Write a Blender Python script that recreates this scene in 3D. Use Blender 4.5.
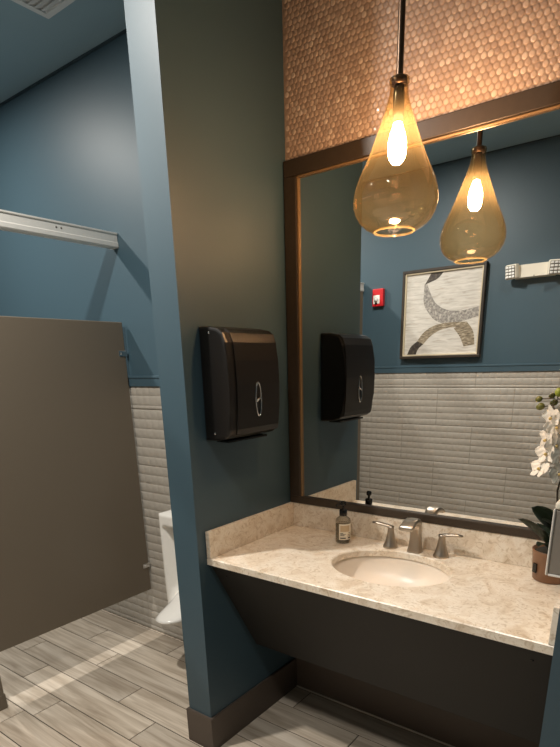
import bpy, bmesh, math, random
from mathutils import Vector, Matrix

random.seed(7)
for o in list(bpy.data.objects):
    bpy.data.objects.remove(o, do_unlink=True)
SC = bpy.context.scene
COL = SC.collection

# ------------------------------------------------------------------ camera
CAM = (1.4307, -1.9606, 1.5618)
YAW, PITCH, ROLL = -0.6504, -0.3218, -0.0263
FPX, PPX, PPY = 542.77, 283.35, 546.16
fw = Vector((math.sin(YAW) * math.cos(PITCH), math.cos(YAW) * math.cos(PITCH), math.sin(PITCH)))
rt0 = Vector((math.cos(YAW), -math.sin(YAW), 0))
up0 = rt0.cross(fw)
rt = rt0 * math.cos(ROLL) + up0 * math.sin(ROLL)
up = -rt0 * math.sin(ROLL) + up0 * math.cos(ROLL)
cd = bpy.data.cameras.new('camera')
cam = bpy.data.objects.new('camera', cd)
COL.objects.link(cam)
m = Matrix((rt, up, -fw)).transposed().to_4x4()
m.translation = Vector(CAM)
cam.matrix_world = m
cd.sensor_fit = 'HORIZONTAL'
cd.sensor_width = 36.0
cd.lens = FPX * 36.0 / 560.0
cd.shift_x = (280.0 - PPX) / 560.0
cd.shift_y = (PPY - 373.5) / 560.0
cd.clip_start = 0.02
SC.camera = cam

# ------------------------------------------------------------------ world, exposure
w = bpy.data.worlds.new('world')
SC.world = w
w.use_nodes = True
w.node_tree.nodes['Background'].inputs[0].default_value = (0.5, 0.55, 0.6, 1)
w.node_tree.nodes['Background'].inputs[1].default_value = 0.05
SC.view_settings.view_transform = 'Standard'
SC.view_settings.look = 'None'
SC.view_settings.gamma = 1.0
SC.view_settings.use_curve_mapping = False
SC.view_settings.exposure = 0.0

# light levels (used in the lamp builders below)
DOWNLIGHT_W = {'stall': 26.0, 'stall_fill': 30.0, 'urinal': 50.0, 'vanity': 13.0}
BULB_STRENGTH = 420.0

# ------------------------------------------------------------------ room dimensions (metres)
W = 1.238        # right wing wall face
P = 0.613        # wing wall length
T = 0.129        # wing wall thickness
H = 2.954        # ceiling
L = 2.565        # opposite wall
ZC = 0.864       # counter top
ZS = 0.9705      # splash top
D = 0.570        # counter depth
ZR = 1.476       # top of wall tile
XP = -1.071      # stall front plane
XL, XR = -2.75, 2.75
HB = 0.1626


# ================================================================== helpers
def srgb(r, g, b):
    f = lambda c: (c / 255.0) / 12.92 if c / 255.0 <= 0.04045 else ((c / 255.0 + 0.055) / 1.055) ** 2.4
    return (f(r), f(g), f(b), 1.0)


def obj(name, bm, mat=None, parent=None, smooth=False, loc=None):
    if isinstance(bm, bpy.types.Mesh):
        me = bm
    else:
        bmesh.ops.recalc_face_normals(bm, faces=bm.faces)
        me = bpy.data.meshes.new(name)
        bm.to_mesh(me)
        bm.free()
        if smooth:
            for p in me.polygons:
                p.use_smooth = True
    if mat is not None and not me.materials:
        me.materials.append(mat)
    o = bpy.data.objects.new(name, me)
    COL.objects.link(o)
    if loc:
        o.location = loc
    if parent:
        o.parent = parent
    return o


def thing(name, label, cat, loc=(0, 0, 0), group=None, rz=0.0):
    o = bpy.data.objects.new(name, None)
    o.empty_display_size = 0.05
    COL.objects.link(o)
    o.location = loc
    o.rotation_euler.z = rz
    tag(o, label, cat, group)
    return o


def tag(o, label=None, cat=None, group=None, kind=None):
    if label: o['label'] = label
    if cat: o['category'] = cat
    if group: o['group'] = group
    if kind: o['kind'] = kind
    return o


def struct(name, bm, mat, label=None, smooth=False):
    o = obj(name, bm, mat, None, smooth)
    o['kind'] = 'structure'
    if label: o['label'] = label
    return o


def box(bm, x0, x1, y0, y1, z0, z1, bevel=0.0, seg=2):
    vs = [bm.verts.new((x, y, z)) for x in (x0, x1) for y in (y0, y1) for z in (z0, z1)]
    q = [(0, 1, 3, 2), (4, 6, 7, 5), (0, 4, 5, 1), (2, 3, 7, 6), (0, 2, 6, 4), (1, 5, 7, 3)]
    fs = [bm.faces.new([vs[i] for i in f]) for f in q]
    if bevel > 0:
        es = list({e for f in fs for e in f.edges})
        bmesh.ops.bevel(bm, geom=es, offset=bevel, segments=seg, profile=0.5, affect='EDGES')
    return bm


def nb():
    return bmesh.new()


def bx(x0, x1, y0, y1, z0, z1, bevel=0.0, seg=2):
    return box(nb(), x0, x1, y0, y1, z0, z1, bevel, seg)


def lathe(prof, n=32, cx=0, cy=0, bm=None, cap_bot=False, cap_top=False, sx=1, sy=1):
    bm = bm or nb()
    rings = []
    for r, z in prof:
        rings.append([bm.verts.new((cx + sx * r * math.cos(2 * math.pi * i / n), cy + sy * r * math.sin(2 * math.pi * i / n), z)) for i in range(n)])
    for a, b in zip(rings, rings[1:]):
        for i in range(n):
            bm.faces.new((a[i], a[(i + 1) % n], b[(i + 1) % n], b[i]))
    if cap_bot: bm.faces.new(rings[0])
    if cap_top: bm.faces.new(rings[-1])
    return bm


def tube(pts, rad, n=10, bm=None, cap=True, flat=None):
    """tube through points; rad number or list; flat=(a,b) multipliers across side/up"""
    bm = bm or nb()
    pts = [Vector(p) for p in pts]
    if not isinstance(rad, (list, tuple)): rad = [rad] * len(pts)
    rings = []
    prev = None
    for i, p in enumerate(pts):
        t = (pts[min(i + 1, len(pts) - 1)] - pts[max(i - 1, 0)]).normalized()
        if prev is None:
            ref = Vector((0, 0, 1)) if abs(t.z) < 0.9 else Vector((1, 0, 0))
            s = t.cross(ref).normalized()
        else:
            s = (prev - t * prev.dot(t)).normalized()
        prev = s
        u = s.cross(t)
        fa, fb = flat if flat else (1, 1)
        rings.append([bm.verts.new(p + rad[i] * (s * math.cos(2 * math.pi * k / n) * fa + u * math.sin(2 * math.pi * k / n) * fb)) for k in range(n)])
    for a, b in zip(rings, rings[1:]):
        for k in range(n):
            bm.faces.new((a[k], a[(k + 1) % n], b[(k + 1) % n], b[k]))
    if cap:
        bm.faces.new(rings[0]); bm.faces.new(rings[-1])
    return bm


def extrude_profile(prof, axis, a0, a1, bm=None, bevel=0.0):
    """closed 2-D profile extruded along an axis. axis 'x': prof=(y,z); 'y': prof=(x,z); 'z': prof=(x,y)"""
    bm = bm or nb()
    def mk(p, a):
        if axis == 'x': return (a, p[0], p[1])
        if axis == 'y': return (p[0], a, p[1])
        return (p[0], p[1], a)
    A = [bm.verts.new(mk(p, a0)) for p in prof]
    B = [bm.verts.new(mk(p, a1)) for p in prof]
    n = len(prof)
    fs = [bm.faces.new(A), bm.faces.new(B)]
    for i in range(n):
        fs.append(bm.faces.new((A[i], A[(i + 1) % n], B[(i + 1) % n], B[i])))
    if bevel > 0:
        es = list({e for f in fs[:2] for e in f.edges})
        bmesh.ops.bevel(bm, geom=es, offset=bevel, segments=3, profile=0.5, affect='EDGES')
    return bm


# ================================================================== materials
def new_mat(name):
    mt = bpy.data.materials.new(name)
    mt.use_nodes = True
    nt = mt.node_tree
    return mt, nt, nt.nodes, nt.links, nt.nodes['Principled BSDF']


def plain(name, col, rough=0.5, metal=0.0, spec=0.5, bump=0.0, bscale=60.0, var=0.0, coat=0.0):
    mt, nt, N, K, B = new_mat(name)
    B.inputs['Base Color'].default_value = col
    B.inputs['Roughness'].default_value = rough
    B.inputs['Metallic'].default_value = metal
    B.inputs['Specular IOR Level'].default_value = spec
    B.inputs['Coat Weight'].default_value = coat
    tc = N.new('ShaderNodeTexCoord')
    nz = N.new('ShaderNodeTexNoise')
    nz.inputs['Scale'].default_value = bscale
    nz.inputs['Detail'].default_value = 3
    K.new(tc.outputs['Object'], nz.inputs['Vector'])
    if var > 0:
        mx = N.new('ShaderNodeMix'); mx.data_type = 'RGBA'; mx.blend_type = 'MULTIPLY'
        mx.inputs[0].default_value = 1.0
        mx.inputs[6].default_value = col
        rp = N.new('ShaderNodeMapRange')
        rp.inputs[1].default_value = 0.3; rp.inputs[2].default_value = 0.7
        rp.inputs[3].default_value = 1 - var; rp.inputs[4].default_value = 1 + var
        K.new(nz.outputs[0], rp.inputs[0])
        K.new(rp.outputs[0], mx.inputs[7])
        K.new(mx.outputs[2], B.inputs['Base Color'])
    if bump > 0:
        bp = N.new('ShaderNodeBump')
        bp.inputs['Strength'].default_value = bump
        bp.inputs['Distance'].default_value = 0.002
        K.new(nz.outputs[0], bp.inputs['Height'])
        K.new(bp.outputs[0], B.inputs['Normal'])
    return mt


def ramp(N, stops):
    r = N.new('ShaderNodeValToRGB')
    e = r.color_ramp.elements
    while len(e) < len(stops): e.new(0.5)
    for i, (p, c) in enumerate(stops):
        e[i].position = p; e[i].color = c
    return r


def brushed(name, col, rough=0.28, stretch=(4, 4, 160)):
    mt, nt, N, K, B = new_mat(name)
    B.inputs['Base Color'].default_value = col
    B.inputs['Metallic'].default_value = 1.0
    tc = N.new('ShaderNodeTexCoord'); mp = N.new('ShaderNodeMapping')
    mp.inputs['Scale'].default_value = stretch
    nz = N.new('ShaderNodeTexNoise'); nz.inputs['Scale'].default_value = 3.0
    K.new(tc.outputs['Object'], mp.inputs[0]); K.new(mp.outputs[0], nz.inputs['Vector'])
    r = N.new('ShaderNodeMapRange')
    r.inputs[3].default_value = rough - 0.07; r.inputs[4].default_value = rough + 0.1
    K.new(nz.outputs[0], r.inputs[0]); K.new(r.outputs[0], B.inputs['Roughness'])
    return mt


def emission(name, col, s):
    mt, nt, N, K, B = new_mat(name)
    B.inputs['Base Color'].default_value = (0, 0, 0, 1)
    B.inputs['Emission Color'].default_value = col
    B.inputs['Emission Strength'].default_value = s
    return mt


def thin_glass(name, tint, edge, ior=1.5, extra=0.0, haze_col=None, haze=0.0):
    """single-skin coloured glass: tinted straight-through transmission plus fresnel reflection"""
    mt, nt, N, K, B = new_mat(name)
    N.remove(B)
    out = N['Material Output']
    tr = N.new('ShaderNodeBsdfTransparent'); gl = N.new('ShaderNodeBsdfGlossy')
    gl.inputs['Roughness'].default_value = 0.03
    gl.inputs['Color'].default_value = (1, 1, 1, 1)
    lw = N.new('ShaderNodeLayerWeight'); lw.inputs[0].default_value = 0.35
    mxc = N.new('ShaderNodeMix'); mxc.data_type = 'RGBA'
    mxc.inputs[6].default_value = tint; mxc.inputs[7].default_value = edge
    K.new(lw.outputs['Facing'], mxc.inputs[0]); K.new(mxc.outputs[2], tr.inputs[0])
    fz = N.new('ShaderNodeLayerWeight'); fz.inputs[0].default_value = 0.5
    f5 = N.new('ShaderNodeMath'); f5.operation = 'POWER'; f5.inputs[1].default_value = 4.5
    K.new(fz.outputs['Facing'], f5.inputs[0])
    fr = N.new('ShaderNodeMath'); fr.operation = 'MULTIPLY_ADD'; fr.inputs[1].default_value = 0.9; fr.inputs[2].default_value = ((ior - 1) / (ior + 1)) ** 2 * 1.6
    K.new(f5.outputs[0], fr.inputs[0])
    ad = N.new('ShaderNodeMath'); ad.inputs[1].default_value = extra; ad.use_clamp = True
    K.new(fr.outputs[0], ad.inputs[0])
    mx = N.new('ShaderNodeMixShader')
    K.new(ad.outputs[0], mx.inputs[0]); K.new(tr.outputs[0], mx.inputs[1]); K.new(gl.outputs[0], mx.inputs[2])
    last = mx
    if haze > 0:
        tl = N.new('ShaderNodeBsdfTranslucent'); tl.inputs[0].default_value = haze_col
        m2 = N.new('ShaderNodeMixShader'); m2.inputs[0].default_value = haze
        K.new(mx.outputs[0], m2.inputs[1]); K.new(tl.outputs[0], m2.inputs[2]); last = m2
    K.new(last.outputs[0], out.inputs[0])
    return mt


def plank_mat():
    mt, nt, N, K, B = new_mat('wood_look_porcelain')
    tc = N.new('ShaderNodeTexCoord'); oi = N.new('ShaderNodeObjectInfo')
    mul = N.new('ShaderNodeVectorMath'); mul.operation = 'MULTIPLY_ADD'
    cmb = N.new('ShaderNodeCombineXYZ')
    m1 = N.new('ShaderNodeMath'); m1.operation = 'MULTIPLY'; m1.inputs[1].default_value = 37.0
    K.new(oi.outputs['Random'], m1.inputs[0])
    for i in range(3): K.new(m1.outputs[0], cmb.inputs[i])
    mul.inputs[1].default_value = (1.1, 18.0, 1.0)
    K.new(tc.outputs['Object'], mul.inputs[0]); K.new(cmb.outputs[0], mul.inputs[2])
    nz = N.new('ShaderNodeTexNoise'); nz.inputs['Scale'].default_value = 1.6; nz.inputs['Detail'].default_value = 7
    nz.inputs['Roughness'].default_value = 0.6; nz.inputs['Distortion'].default_value = 0.9
    K.new(mul.outputs[0], nz.inputs['Vector'])
    mul2 = N.new('ShaderNodeVectorMath'); mul2.operation = 'MULTIPLY_ADD'
    mul2.inputs[1].default_value = (0.7, 7.0, 1.0)
    K.new(tc.outputs['Object'], mul2.inputs[0]); K.new(cmb.outputs[0], mul2.inputs[2])
    nz2 = N.new('ShaderNodeTexNoise'); nz2.inputs['Scale'].default_value = 2.0; nz2.inputs['Detail'].default_value = 3
    nz2.inputs['Distortion'].default_value = 1.4
    K.new(mul2.outputs[0], nz2.inputs['Vector'])
    av = N.new('ShaderNodeMix'); av.data_type = 'FLOAT'; av.inputs[0].default_value = 0.45
    K.new(nz.outputs[0], av.inputs[2]); K.new(nz2.outputs[0], av.inputs[3])
    r = ramp(N, [(0.30, srgb(146, 132, 116)), (0.46, srgb(180, 167, 150)), (0.56, srgb(202, 190, 174)), (0.72, srgb(220, 210, 195))])
    K.new(av.outputs[0], r.inputs[0])
    br = N.new('ShaderNodeMapRange'); br.inputs[3].default_value = 0.84; br.inputs[4].default_value = 1.12
    K.new(oi.outputs['Random'], br.inputs[0])
    mx = N.new('ShaderNodeMix'); mx.data_type = 'RGBA'; mx.blend_type = 'MULTIPLY'; mx.inputs[0].default_value = 1
    K.new(r.outputs[0], mx.inputs[6]); K.new(br.outputs[0], mx.inputs[7])
    K.new(mx.outputs[2], B.inputs['Base Color'])
    B.inputs['Roughness'].default_value = 0.42
    bp = N.new('ShaderNodeBump'); bp.inputs['Strength'].default_value = 0.12; bp.inputs['Distance'].default_value = 0.002
    K.new(nz.outputs[0], bp.inputs['Height']); K.new(bp.outputs[0], B.inputs['Normal'])
    return mt


def marble_mat():
    mt, nt, N, K, B = new_mat('cream_cultured_marble')
    tc = N.new('ShaderNodeTexCoord')
    n1 = N.new('ShaderNodeTexNoise'); n1.inputs['Scale'].default_value = 11; n1.inputs['Detail'].default_value = 6
    n1.inputs['Distortion'].default_value = 1.6
    K.new(tc.outputs['Object'], n1.inputs['Vector'])
    r1 = ramp(N, [(0.30, srgb(210, 194, 172)), (0.47, srgb(226, 214, 196)), (0.58, srgb(234, 225, 210)), (0.75, srgb(216, 203, 184))])
    K.new(n1.outputs[0], r1.inputs[0])
    n2 = N.new('ShaderNodeTexNoise'); n2.inputs['Scale'].default_value = 34; n2.inputs['Detail'].default_value = 5
    n2.inputs['Distortion'].default_value = 2.5
    K.new(tc.outputs['Object'], n2.inputs['Vector'])
    r2 = ramp(N, [(0.34, srgb(206, 192, 172)), (0.46, srgb(250, 248, 244)), (0.58, (1, 1, 1, 1)), (0.70, srgb(232, 224, 214))])
    K.new(n2.outputs[0], r2.inputs[0])
    mx = N.new('ShaderNodeMix'); mx.data_type = 'RGBA'; mx.blend_type = 'MULTIPLY'; mx.inputs[0].default_value = 0.65
    K.new(r1.outputs[0], mx.inputs[6]); K.new(r2.outputs[0], mx.inputs[7])
    K.new(mx.outputs[2], B.inputs['Base Color'])
    B.inputs['Roughness'].default_value = 0.28
    return mt


def penny_mat():
    mt, nt, N, K, B = new_mat('copper_penny_tile')
    g = N.new('ShaderNodeNewGeometry')
    r = ramp(N, [(0.0, srgb(160, 137, 122)), (0.5, srgb(173, 150, 134)), (0.85, srgb(185, 163, 147)), (1.0, srgb(200, 182, 168))])
    K.new(g.outputs['Random Per Island'], r.inputs[0])
    K.new(r.outputs[0], B.inputs['Base Color'])
    B.inputs['Roughness'].default_value = 0.45
    B.inputs['Metallic'].default_value = 0.0
    B.inputs['Coat Weight'].default_value = 0.35
    B.inputs['Coat Roughness'].default_value = 0.08
    return mt


def paper_art_mat():
    mt, nt, N, K, B = new_mat('collage_paper')
    tc = N.new('ShaderNodeTexCoord'); mp = N.new('ShaderNodeMapping')
    mp.inputs['Scale'].default_value = (3, 1, 22)
    K.new(tc.outputs['Object'], mp.inputs[0])
    n = N.new('ShaderNodeTexNoise'); n.inputs['Scale'].default_value = 3.0; n.inputs['Detail'].default_value = 6
    n.inputs['Distortion'].default_value = 0.8
    K.new(mp.outputs[0], n.inputs['Vector'])
    r = ramp(N, [(0.30, srgb(172, 166, 156)), (0.45, srgb(192, 187, 178)), (0.6, srgb(204, 199, 190)), (0.8, srgb(216, 212, 204))])
    K.new(n.outputs[0], r.inputs[0]); K.new(r.outputs[0], B.inputs['Base Color'])
    B.inputs['Roughness'].default_value = 0.6
    return mt


def brush_mat(name, lo, mid, hi, sc=(14, 1, 14)):
    mt, nt, N, K, B = new_mat(name)
    tc = N.new('ShaderNodeTexCoord'); mp = N.new('ShaderNodeMapping')
    mp.inputs['Scale'].default_value = sc
    K.new(tc.outputs['Object'], mp.inputs[0])
    n = N.new('ShaderNodeTexNoise'); n.inputs['Scale'].default_value = 4; n.inputs['Detail'].default_value = 5
    K.new(mp.outputs[0], n.inputs['Vector'])
    r = ramp(N, [(0.34, lo), (0.52, mid), (0.68, hi)])
    K.new(n.outputs[0], r.inputs[0]); K.new(r.outputs[0], B.inputs['Base Color'])
    B.inputs['Roughness'].default_value = 0.6
    return mt


M = {}
M['paint'] = plain('teal_satin_paint', srgb(58, 80, 91), 0.47, bump=0.10, bscale=220, var=0.02)
M['ceiling'] = plain('teal_ceiling_paint', srgb(140, 167, 180), 0.42, bump=0.15, bscale=150, var=0.03)
M['joint'] = plain('dark_teal_joint', srgb(44, 60, 68), 0.6)
M['base'] = plain('dark_brown_vinyl', srgb(82, 72, 64), 0.5, bump=0.05)
M['tile'] = plain('grey_ceramic_tile', srgb(168, 162, 152), 0.38, bump=0.12, bscale=45, var=0.05)
M['grout'] = plain('grey_grout', srgb(160, 154, 144), 0.9, bump=0.3)
M['fgrout'] = plain('brown_floor_grout', srgb(66, 58, 50), 0.9, bump=0.3)
M['plank'] = plank_mat()
M['marble'] = marble_mat()
M['penny'] = penny_mat()
M['pgrout'] = plain('tan_penny_grout', srgb(152, 131, 116), 0.9, bump=0.2)
M['apron'] = plain('near_black_laminate', srgb(27, 25, 21), 0.62, bump=0.06)
M['frame'] = plain('bronze_frame', srgb(60, 50, 40), 0.36, metal=0.2, bump=0.05, var=0.08)
M['bead'] = plain('antique_gold_bead', srgb(140, 112, 78), 0.38, metal=0.4)
M['partition'] = plain('taupe_powder_coat', srgb(109, 99, 85), 0.5, bump=0.15, bscale=260, var=0.02)
M['alu'] = plain('satin_aluminium', srgb(224, 222, 216), 0.38, metal=0.25, var=0.02)
M['chrome'] = plain('chrome', srgb(220, 220, 220), 0.12, metal=1.0)
M['nickel'] = brushed('brushed_nickel', srgb(178, 168, 155), 0.34, (60, 60, 6))
M['black'] = plain('black_plastic', srgb(20, 18, 17), 0.33, bump=0.04, bscale=300)
M['gblack'] = plain('gloss_black_plastic', srgb(12, 12, 12), 0.2)
M['porc'] = plain('white_porcelain', srgb(236, 234, 228), 0.12, var=0.01, coat=0.3)
M['basin'] = plain('biscuit_porcelain', srgb(232, 220, 204), 0.34, var=0.01)
M['amber'] = thin_glass('amber_smoke_glass', (0.93, 0.82, 0.60, 1), (0.56, 0.42, 0.20, 1), 1.5, 0.0, (0.95, 0.68, 0.28, 1), 0.016)
M['rimglass'] = thin_glass('amber_rim_glass', (0.93, 0.82, 0.60, 1), (0.6, 0.45, 0.22, 1), 1.5, 0.1, (0.95, 0.80, 0.5, 1), 0.22)
M['clear'] = thin_glass('clear_glass', (0.93, 0.93, 0.92, 1), (0.6, 0.6, 0.58, 1), 1.45)
M['bulb'] = emission('glowing_bulb', (1.0, 0.63, 0.40, 1), BULB_STRENGTH)
M['rod'] = plain('bronze_rod', srgb(88, 70, 56), 0.3, metal=0.8)
M['red'] = plain('red_plastic', srgb(196, 28, 36), 0.35)
M['white'] = plain('white_plastic', srgb(232, 230, 222), 0.4)
M['offwhite'] = plain('warm_white_plastic', srgb(226, 220, 204), 0.4)
M['lens'] = plain('lens_plastic', srgb(238, 238, 234), 0.15, spec=0.8)
M['darklens'] = plain('dark_lens_recess', srgb(120, 116, 108), 0.3)
M['mirror'] = plain('mirror_silver', (0.80, 0.81, 0.80, 1), 0.0, metal=1.0)
M['pframe'] = plain('dark_picture_frame', srgb(52, 44, 36), 0.4)
M['plip'] = plain('pale_gold_lip', srgb(206, 192, 164), 0.35, metal=0.2)
M['paper'] = paper_art_mat()
M['arc_grey'] = brush_mat('grey_brush_arc', srgb(110, 106, 101), srgb(146, 141, 134), srgb(182, 176, 167))
M['arc_dark'] = brush_mat('dark_brush_arc', srgb(44, 38, 34), srgb(66, 58, 50), srgb(96, 86, 74))
M['arc_tan'] = brush_mat('tan_brush_arc', srgb(84, 74, 60), srgb(134, 120, 98), srgb(186, 176, 154), (6, 1, 40))
M['pot'] = plain('terracotta_copper_pot', srgb(126, 90, 64), 0.45, var=0.08, bscale=30)
M['leaf'] = plain('orchid_leaf', srgb(36, 52, 34), 0.3, var=0.15, bscale=25)
M['stem'] = plain('orchid_stem', srgb(58, 48, 34), 0.5)
M['petal'] = plain('orchid_petal', srgb(240, 232, 218), 0.5, var=0.03, bscale=40)
M['lip'] = plain('orchid_lip', srgb(214, 186, 120), 0.5)
M['bud'] = plain('orchid_bud', srgb(104, 104, 48), 0.45, var=0.1)
M['budlight'] = plain('orchid_light_bud', srgb(150, 160, 58), 0.45)
M['moss'] = plain('dark_moss', srgb(44, 40, 30), 0.95, bump=0.6)
M['label'] = plain('cream_label', srgb(228, 218, 198), 0.6)
M['ink'] = plain('dark_ink', srgb(60, 54, 46), 0.7)
M['tanink'] = plain('tan_ink', srgb(196, 172, 136), 0.7)
M['soap'] = thin_glass('smoke_bottle', (0.84, 0.83, 0.79, 1), (0.45, 0.44, 0.41, 1), 1.45)
M['greyplastic'] = plain('grey_plastic', srgb(122, 116, 108), 0.4)
M['lightgrey'] = plain('light_grey_plastic', srgb(205, 202, 196), 0.35)
M['vent'] = plain('white_vent_metal', srgb(214, 218, 220), 0.45)
M['caulk'] = plain('white_caulk', srgb(196, 188, 176), 0.6)
M['lamp_lens'] = emission('lamp_lens', (1.0, 0.93, 0.84, 1), 6.0)


# ================================================================== structure
# ---- floor: grout bed and planks
flo = struct('floor', bx(XL - .1, XR + .1, -L - .1, .1, -0.06, -0.003), M['fgrout'], 'greige wood-look porcelain plank floor with brown grout')
PW, PL, GR = 0.1525, 0.90, 0.0045
known = {1: 0.10, 2: 0.46, 3: -0.135, 4: 0.26, 5: -0.357, 6: 0.015}
pm_cache = {}


def plank_mesh(w_, d_):
    k = (round(w_, 3), round(d_, 3))
    if k not in pm_cache:
        bm = bx(-w_ / 2, w_ / 2, -d_ / 2, d_ / 2, -0.012, 0.0)
        es = [e for e in bm.edges if all(v.co.z > -0.001 for v in e.verts)]
        bmesh.ops.bevel(bm, geom=es, offset=0.0015, segments=1, affect='EDGES')
        bmesh.ops.recalc_face_normals(bm, faces=bm.faces)
        me = bpy.data.meshes.new('plank'); bm.to_mesh(me); bm.free()
        me.materials.append(M['plank'])
        pm_cache[k] = me
    return pm_cache[k]


row = 0
y1 = 0.0
while y1 > -L:
    y0 = max(-0.0175 - PW * row, -L)
    off = known.get(row, (row * 0.377) % PL)
    x = off - PL * 6
    while x < XR:
        a, b = max(x, XL), min(x + PL, XR)
        if b - a > 0.02 and y1 - y0 > 0.01:
            p_ = obj('plank', plank_mesh(b - a - GR, y1 - y0 - GR), None, flo, loc=((a + b) / 2, (y0 + y1) / 2, 0))
        x += PL
    y1 = y0
    row += 1

# ---- walls, ceiling
wall_back = struct('wall_back', bx(XL, XR, 0.0, 0.12, -0.06, H + .1), M['paint'], 'teal painted wall carrying the mirror and the urinal')
wall_front = struct('wall_front', bx(XL, XR, -L - .12, -L, -0.06, H + .1), M['paint'], 'teal painted wall with tile wainscot seen in the mirror')
struct('wall_left', bx(XL - .12, XL, -L - .12, .12, -0.06, H + .1), M['paint'])
struct('wall_right', bx(XR, XR + .12, -L - .12, .12, -0.06, H + .1), M['paint'])
struct('ceiling', bx(XL - .12, XR + .12, -L - .12, .12, H, H + .12), M['ceiling'], 'teal painted flat ceiling')
# dark joint line round the top of the walls
struct('trim_1', bx(XL, -T, -0.006, 0.0, H - 0.010, H - 0.001), M['joint'], 'thin dark joint line under the ceiling')
struct('trim_2', bx(XL, XR, -L, -L + 0.006, H - 0.010, H - 0.001), M['joint'], 'thin dark joint line under the ceiling')


def wing_wall(name, x0, x1, label):
    bm = nb()
    box(bm, x0, x1, -P, 0.0, 0.0, H, 0.0)
    return struct(name, bm, M['paint'], label)


wing_wall('wall_wing_left', -T, 0.0, 'teal wing wall between urinal and vanity')
wing_wall('wall_wing_right', W, W + T, 'teal wing wall at the far end of the vanity')


def wing_base(name, x0, x1):
    t = 0.01
    bm = nb()
    prof = [(x0 - t, 0), (x0 - t, -P - t), (x1 + t, -P - t), (x1 + t, 0), (x1, 0), (x1, -P), (x0, -P), (x0, 0)]
    bm2 = extrude_profile(prof, 'z', 0.0, HB, bm)
    es = [e for e in bm2.edges if all(abs(v.co.z - HB) < 1e-4 for v in e.verts)]
    bmesh.ops.bevel(bm2, geom=es, offset=0.0025, segments=2, affect='EDGES')
    return struct(name, bm2, M['base'], 'dark brown baseboard wrapped around the wing wall')


wing_base('baseboard_left', -T, 0.0)
wing_base('baseboard_right', W, W + T)
bb = struct('baseboard_back', bx(0.0105, W - .0105, -0.01, 0.0, 0.0, HB, 0.002), M['base'], 'dark brown baseboard under the vanity')
obj('caulk_line', bx(0.0105, W - .0105, -0.014, -0.01, 0.0005, 0.006), M['caulk'], bb)

# ---- tile wainscot
tm_cache = {}
CELL = 0.0508


def tile_mesh(w_, h_, skipx=0.0):
    """embossed ceramic tile in the XZ plane, face towards -Y, lower left corner at origin"""
    k = (round(w_, 3), round(h_, 3), round(skipx, 3))
    if k in tm_cache: return tm_cache[k]
    rnd = random.Random(hash(k) & 0xffff)
    xs = [0.0]
    for c in range(int(math.ceil(w_ / CELL)) + 1):
        for f in (0.0, 0.08, 0.24, 0.5, 0.76, 0.92):
            x = (c + f) * CELL
            if 0.002 < x < w_ - 0.002: xs.append(x)
    xs.append(w_)
    zs = [h_]
    for c in range(int(math.ceil(h_ / CELL)) + 1):
        for f in (0.0, 0.07, 0.2, 0.5, 0.8, 0.93):
            z = h_ - (c + f) * CELL
            if 0.002 < z < h_ - 0.002: zs.append(z)
    zs.append(0.0)
    zs.reverse()
    nx, nz = len(xs) - 1, len(zs) - 1
    bm = nb()
    hts = {}
    g = []
    for j, z in enumerate(zs):
        rowv = []
        for i, x in enumerate(xs):
            czk = int((h_ - z) / CELL + 1e-4); cxk = int(x / CELL + 1e-4)
            fx = (x / CELL + 1e-4) % 1.0; fz = ((h_ - z) / CELL + 1e-4) % 1.0
            px = 1 - abs(2 * fx - 1) ** 3
            pz = 1 - abs(2 * fz - 1) ** 4
            if j in (0, nz): pz = 0.0
            if i in (0, nx): px = 0.0
            hh = hts.setdefault((cxk, czk), rnd.uniform(0.55, 1.2))
            d = 0.0045 + 0.0052 * pz * (0.42 + 0.58 * px * hh)
            rowv.append(bm.verts.new((x, -d, z)))
        g.append(rowv)
    for j in range(nz):
        for i in range(nx):
            bm.faces.new((g[j][i], g[j][i + 1], g[j + 1][i + 1], g[j + 1][i]))
    # thickness back to the wall
    loop = [g[0][i] for i in range(nx + 1)] + [g[j][nx] for j in range(1, nz + 1)] + [g[nz][i] for i in range(nx - 1, -1, -1)] + [g[j][0] for j in range(nz - 1, 0, -1)]
    back = [bm.verts.new((v.co.x, 0, v.co.z)) for v in loop]
    n = len(loop)
    for i in range(n):
        bm.faces.new((loop[i], loop[(i + 1) % n], back[(i + 1) % n], back[i]))
    bmesh.ops.recalc_face_normals(bm, faces=bm.faces)
    me = bpy.data.meshes.new('wall_tile'); bm.to_mesh(me); bm.free()
    for p in me.polygons: p.use_smooth = True
    me.materials.append(M['tile'])
    tm_cache[k] = me
    return me


TH, TL, TG = 0.305, 0.61, 0.0008


def wainscot(parent, xa, xb, y, flip, xoff):
    zt = ZR
    rows = [(ZR, 1.353)]
    z = 1.353
    while z > 0.01:
        rows.append((z, max(0.0, z - TH))); z -= TH
    for r, (z1, z0) in enumerate(rows):
        off = xoff + (TL / 2 if r % 2 == 0 else 0.0)
        x = off - TL * 10
        while x < xb:
            a, b = max(x, xa), min(x + TL, xb)
            if b - a > 0.03:
                o = obj('wall_tile', tile_mesh(b - a - TG, z1 - z0 - TG), None, parent)
                if flip:
                    o.rotation_euler.z = math.pi
                    o.location = (b - TG / 2, y, z0 + TG / 2)
                else:
                    o.location = (a + TG / 2, y, z0 + TG / 2)
            x += TL
    g = obj('grout_bed', bx(xa, xb, y - 0.004 if not flip else y, y if not flip else y + 0.004, 0.0, ZR), M['grout'], parent)


wainscot(wall_back, XL, -T - .0105, 0.0, False, -0.21)
wainscot(wall_front, XL, XR, -L, True, 0.265)


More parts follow.
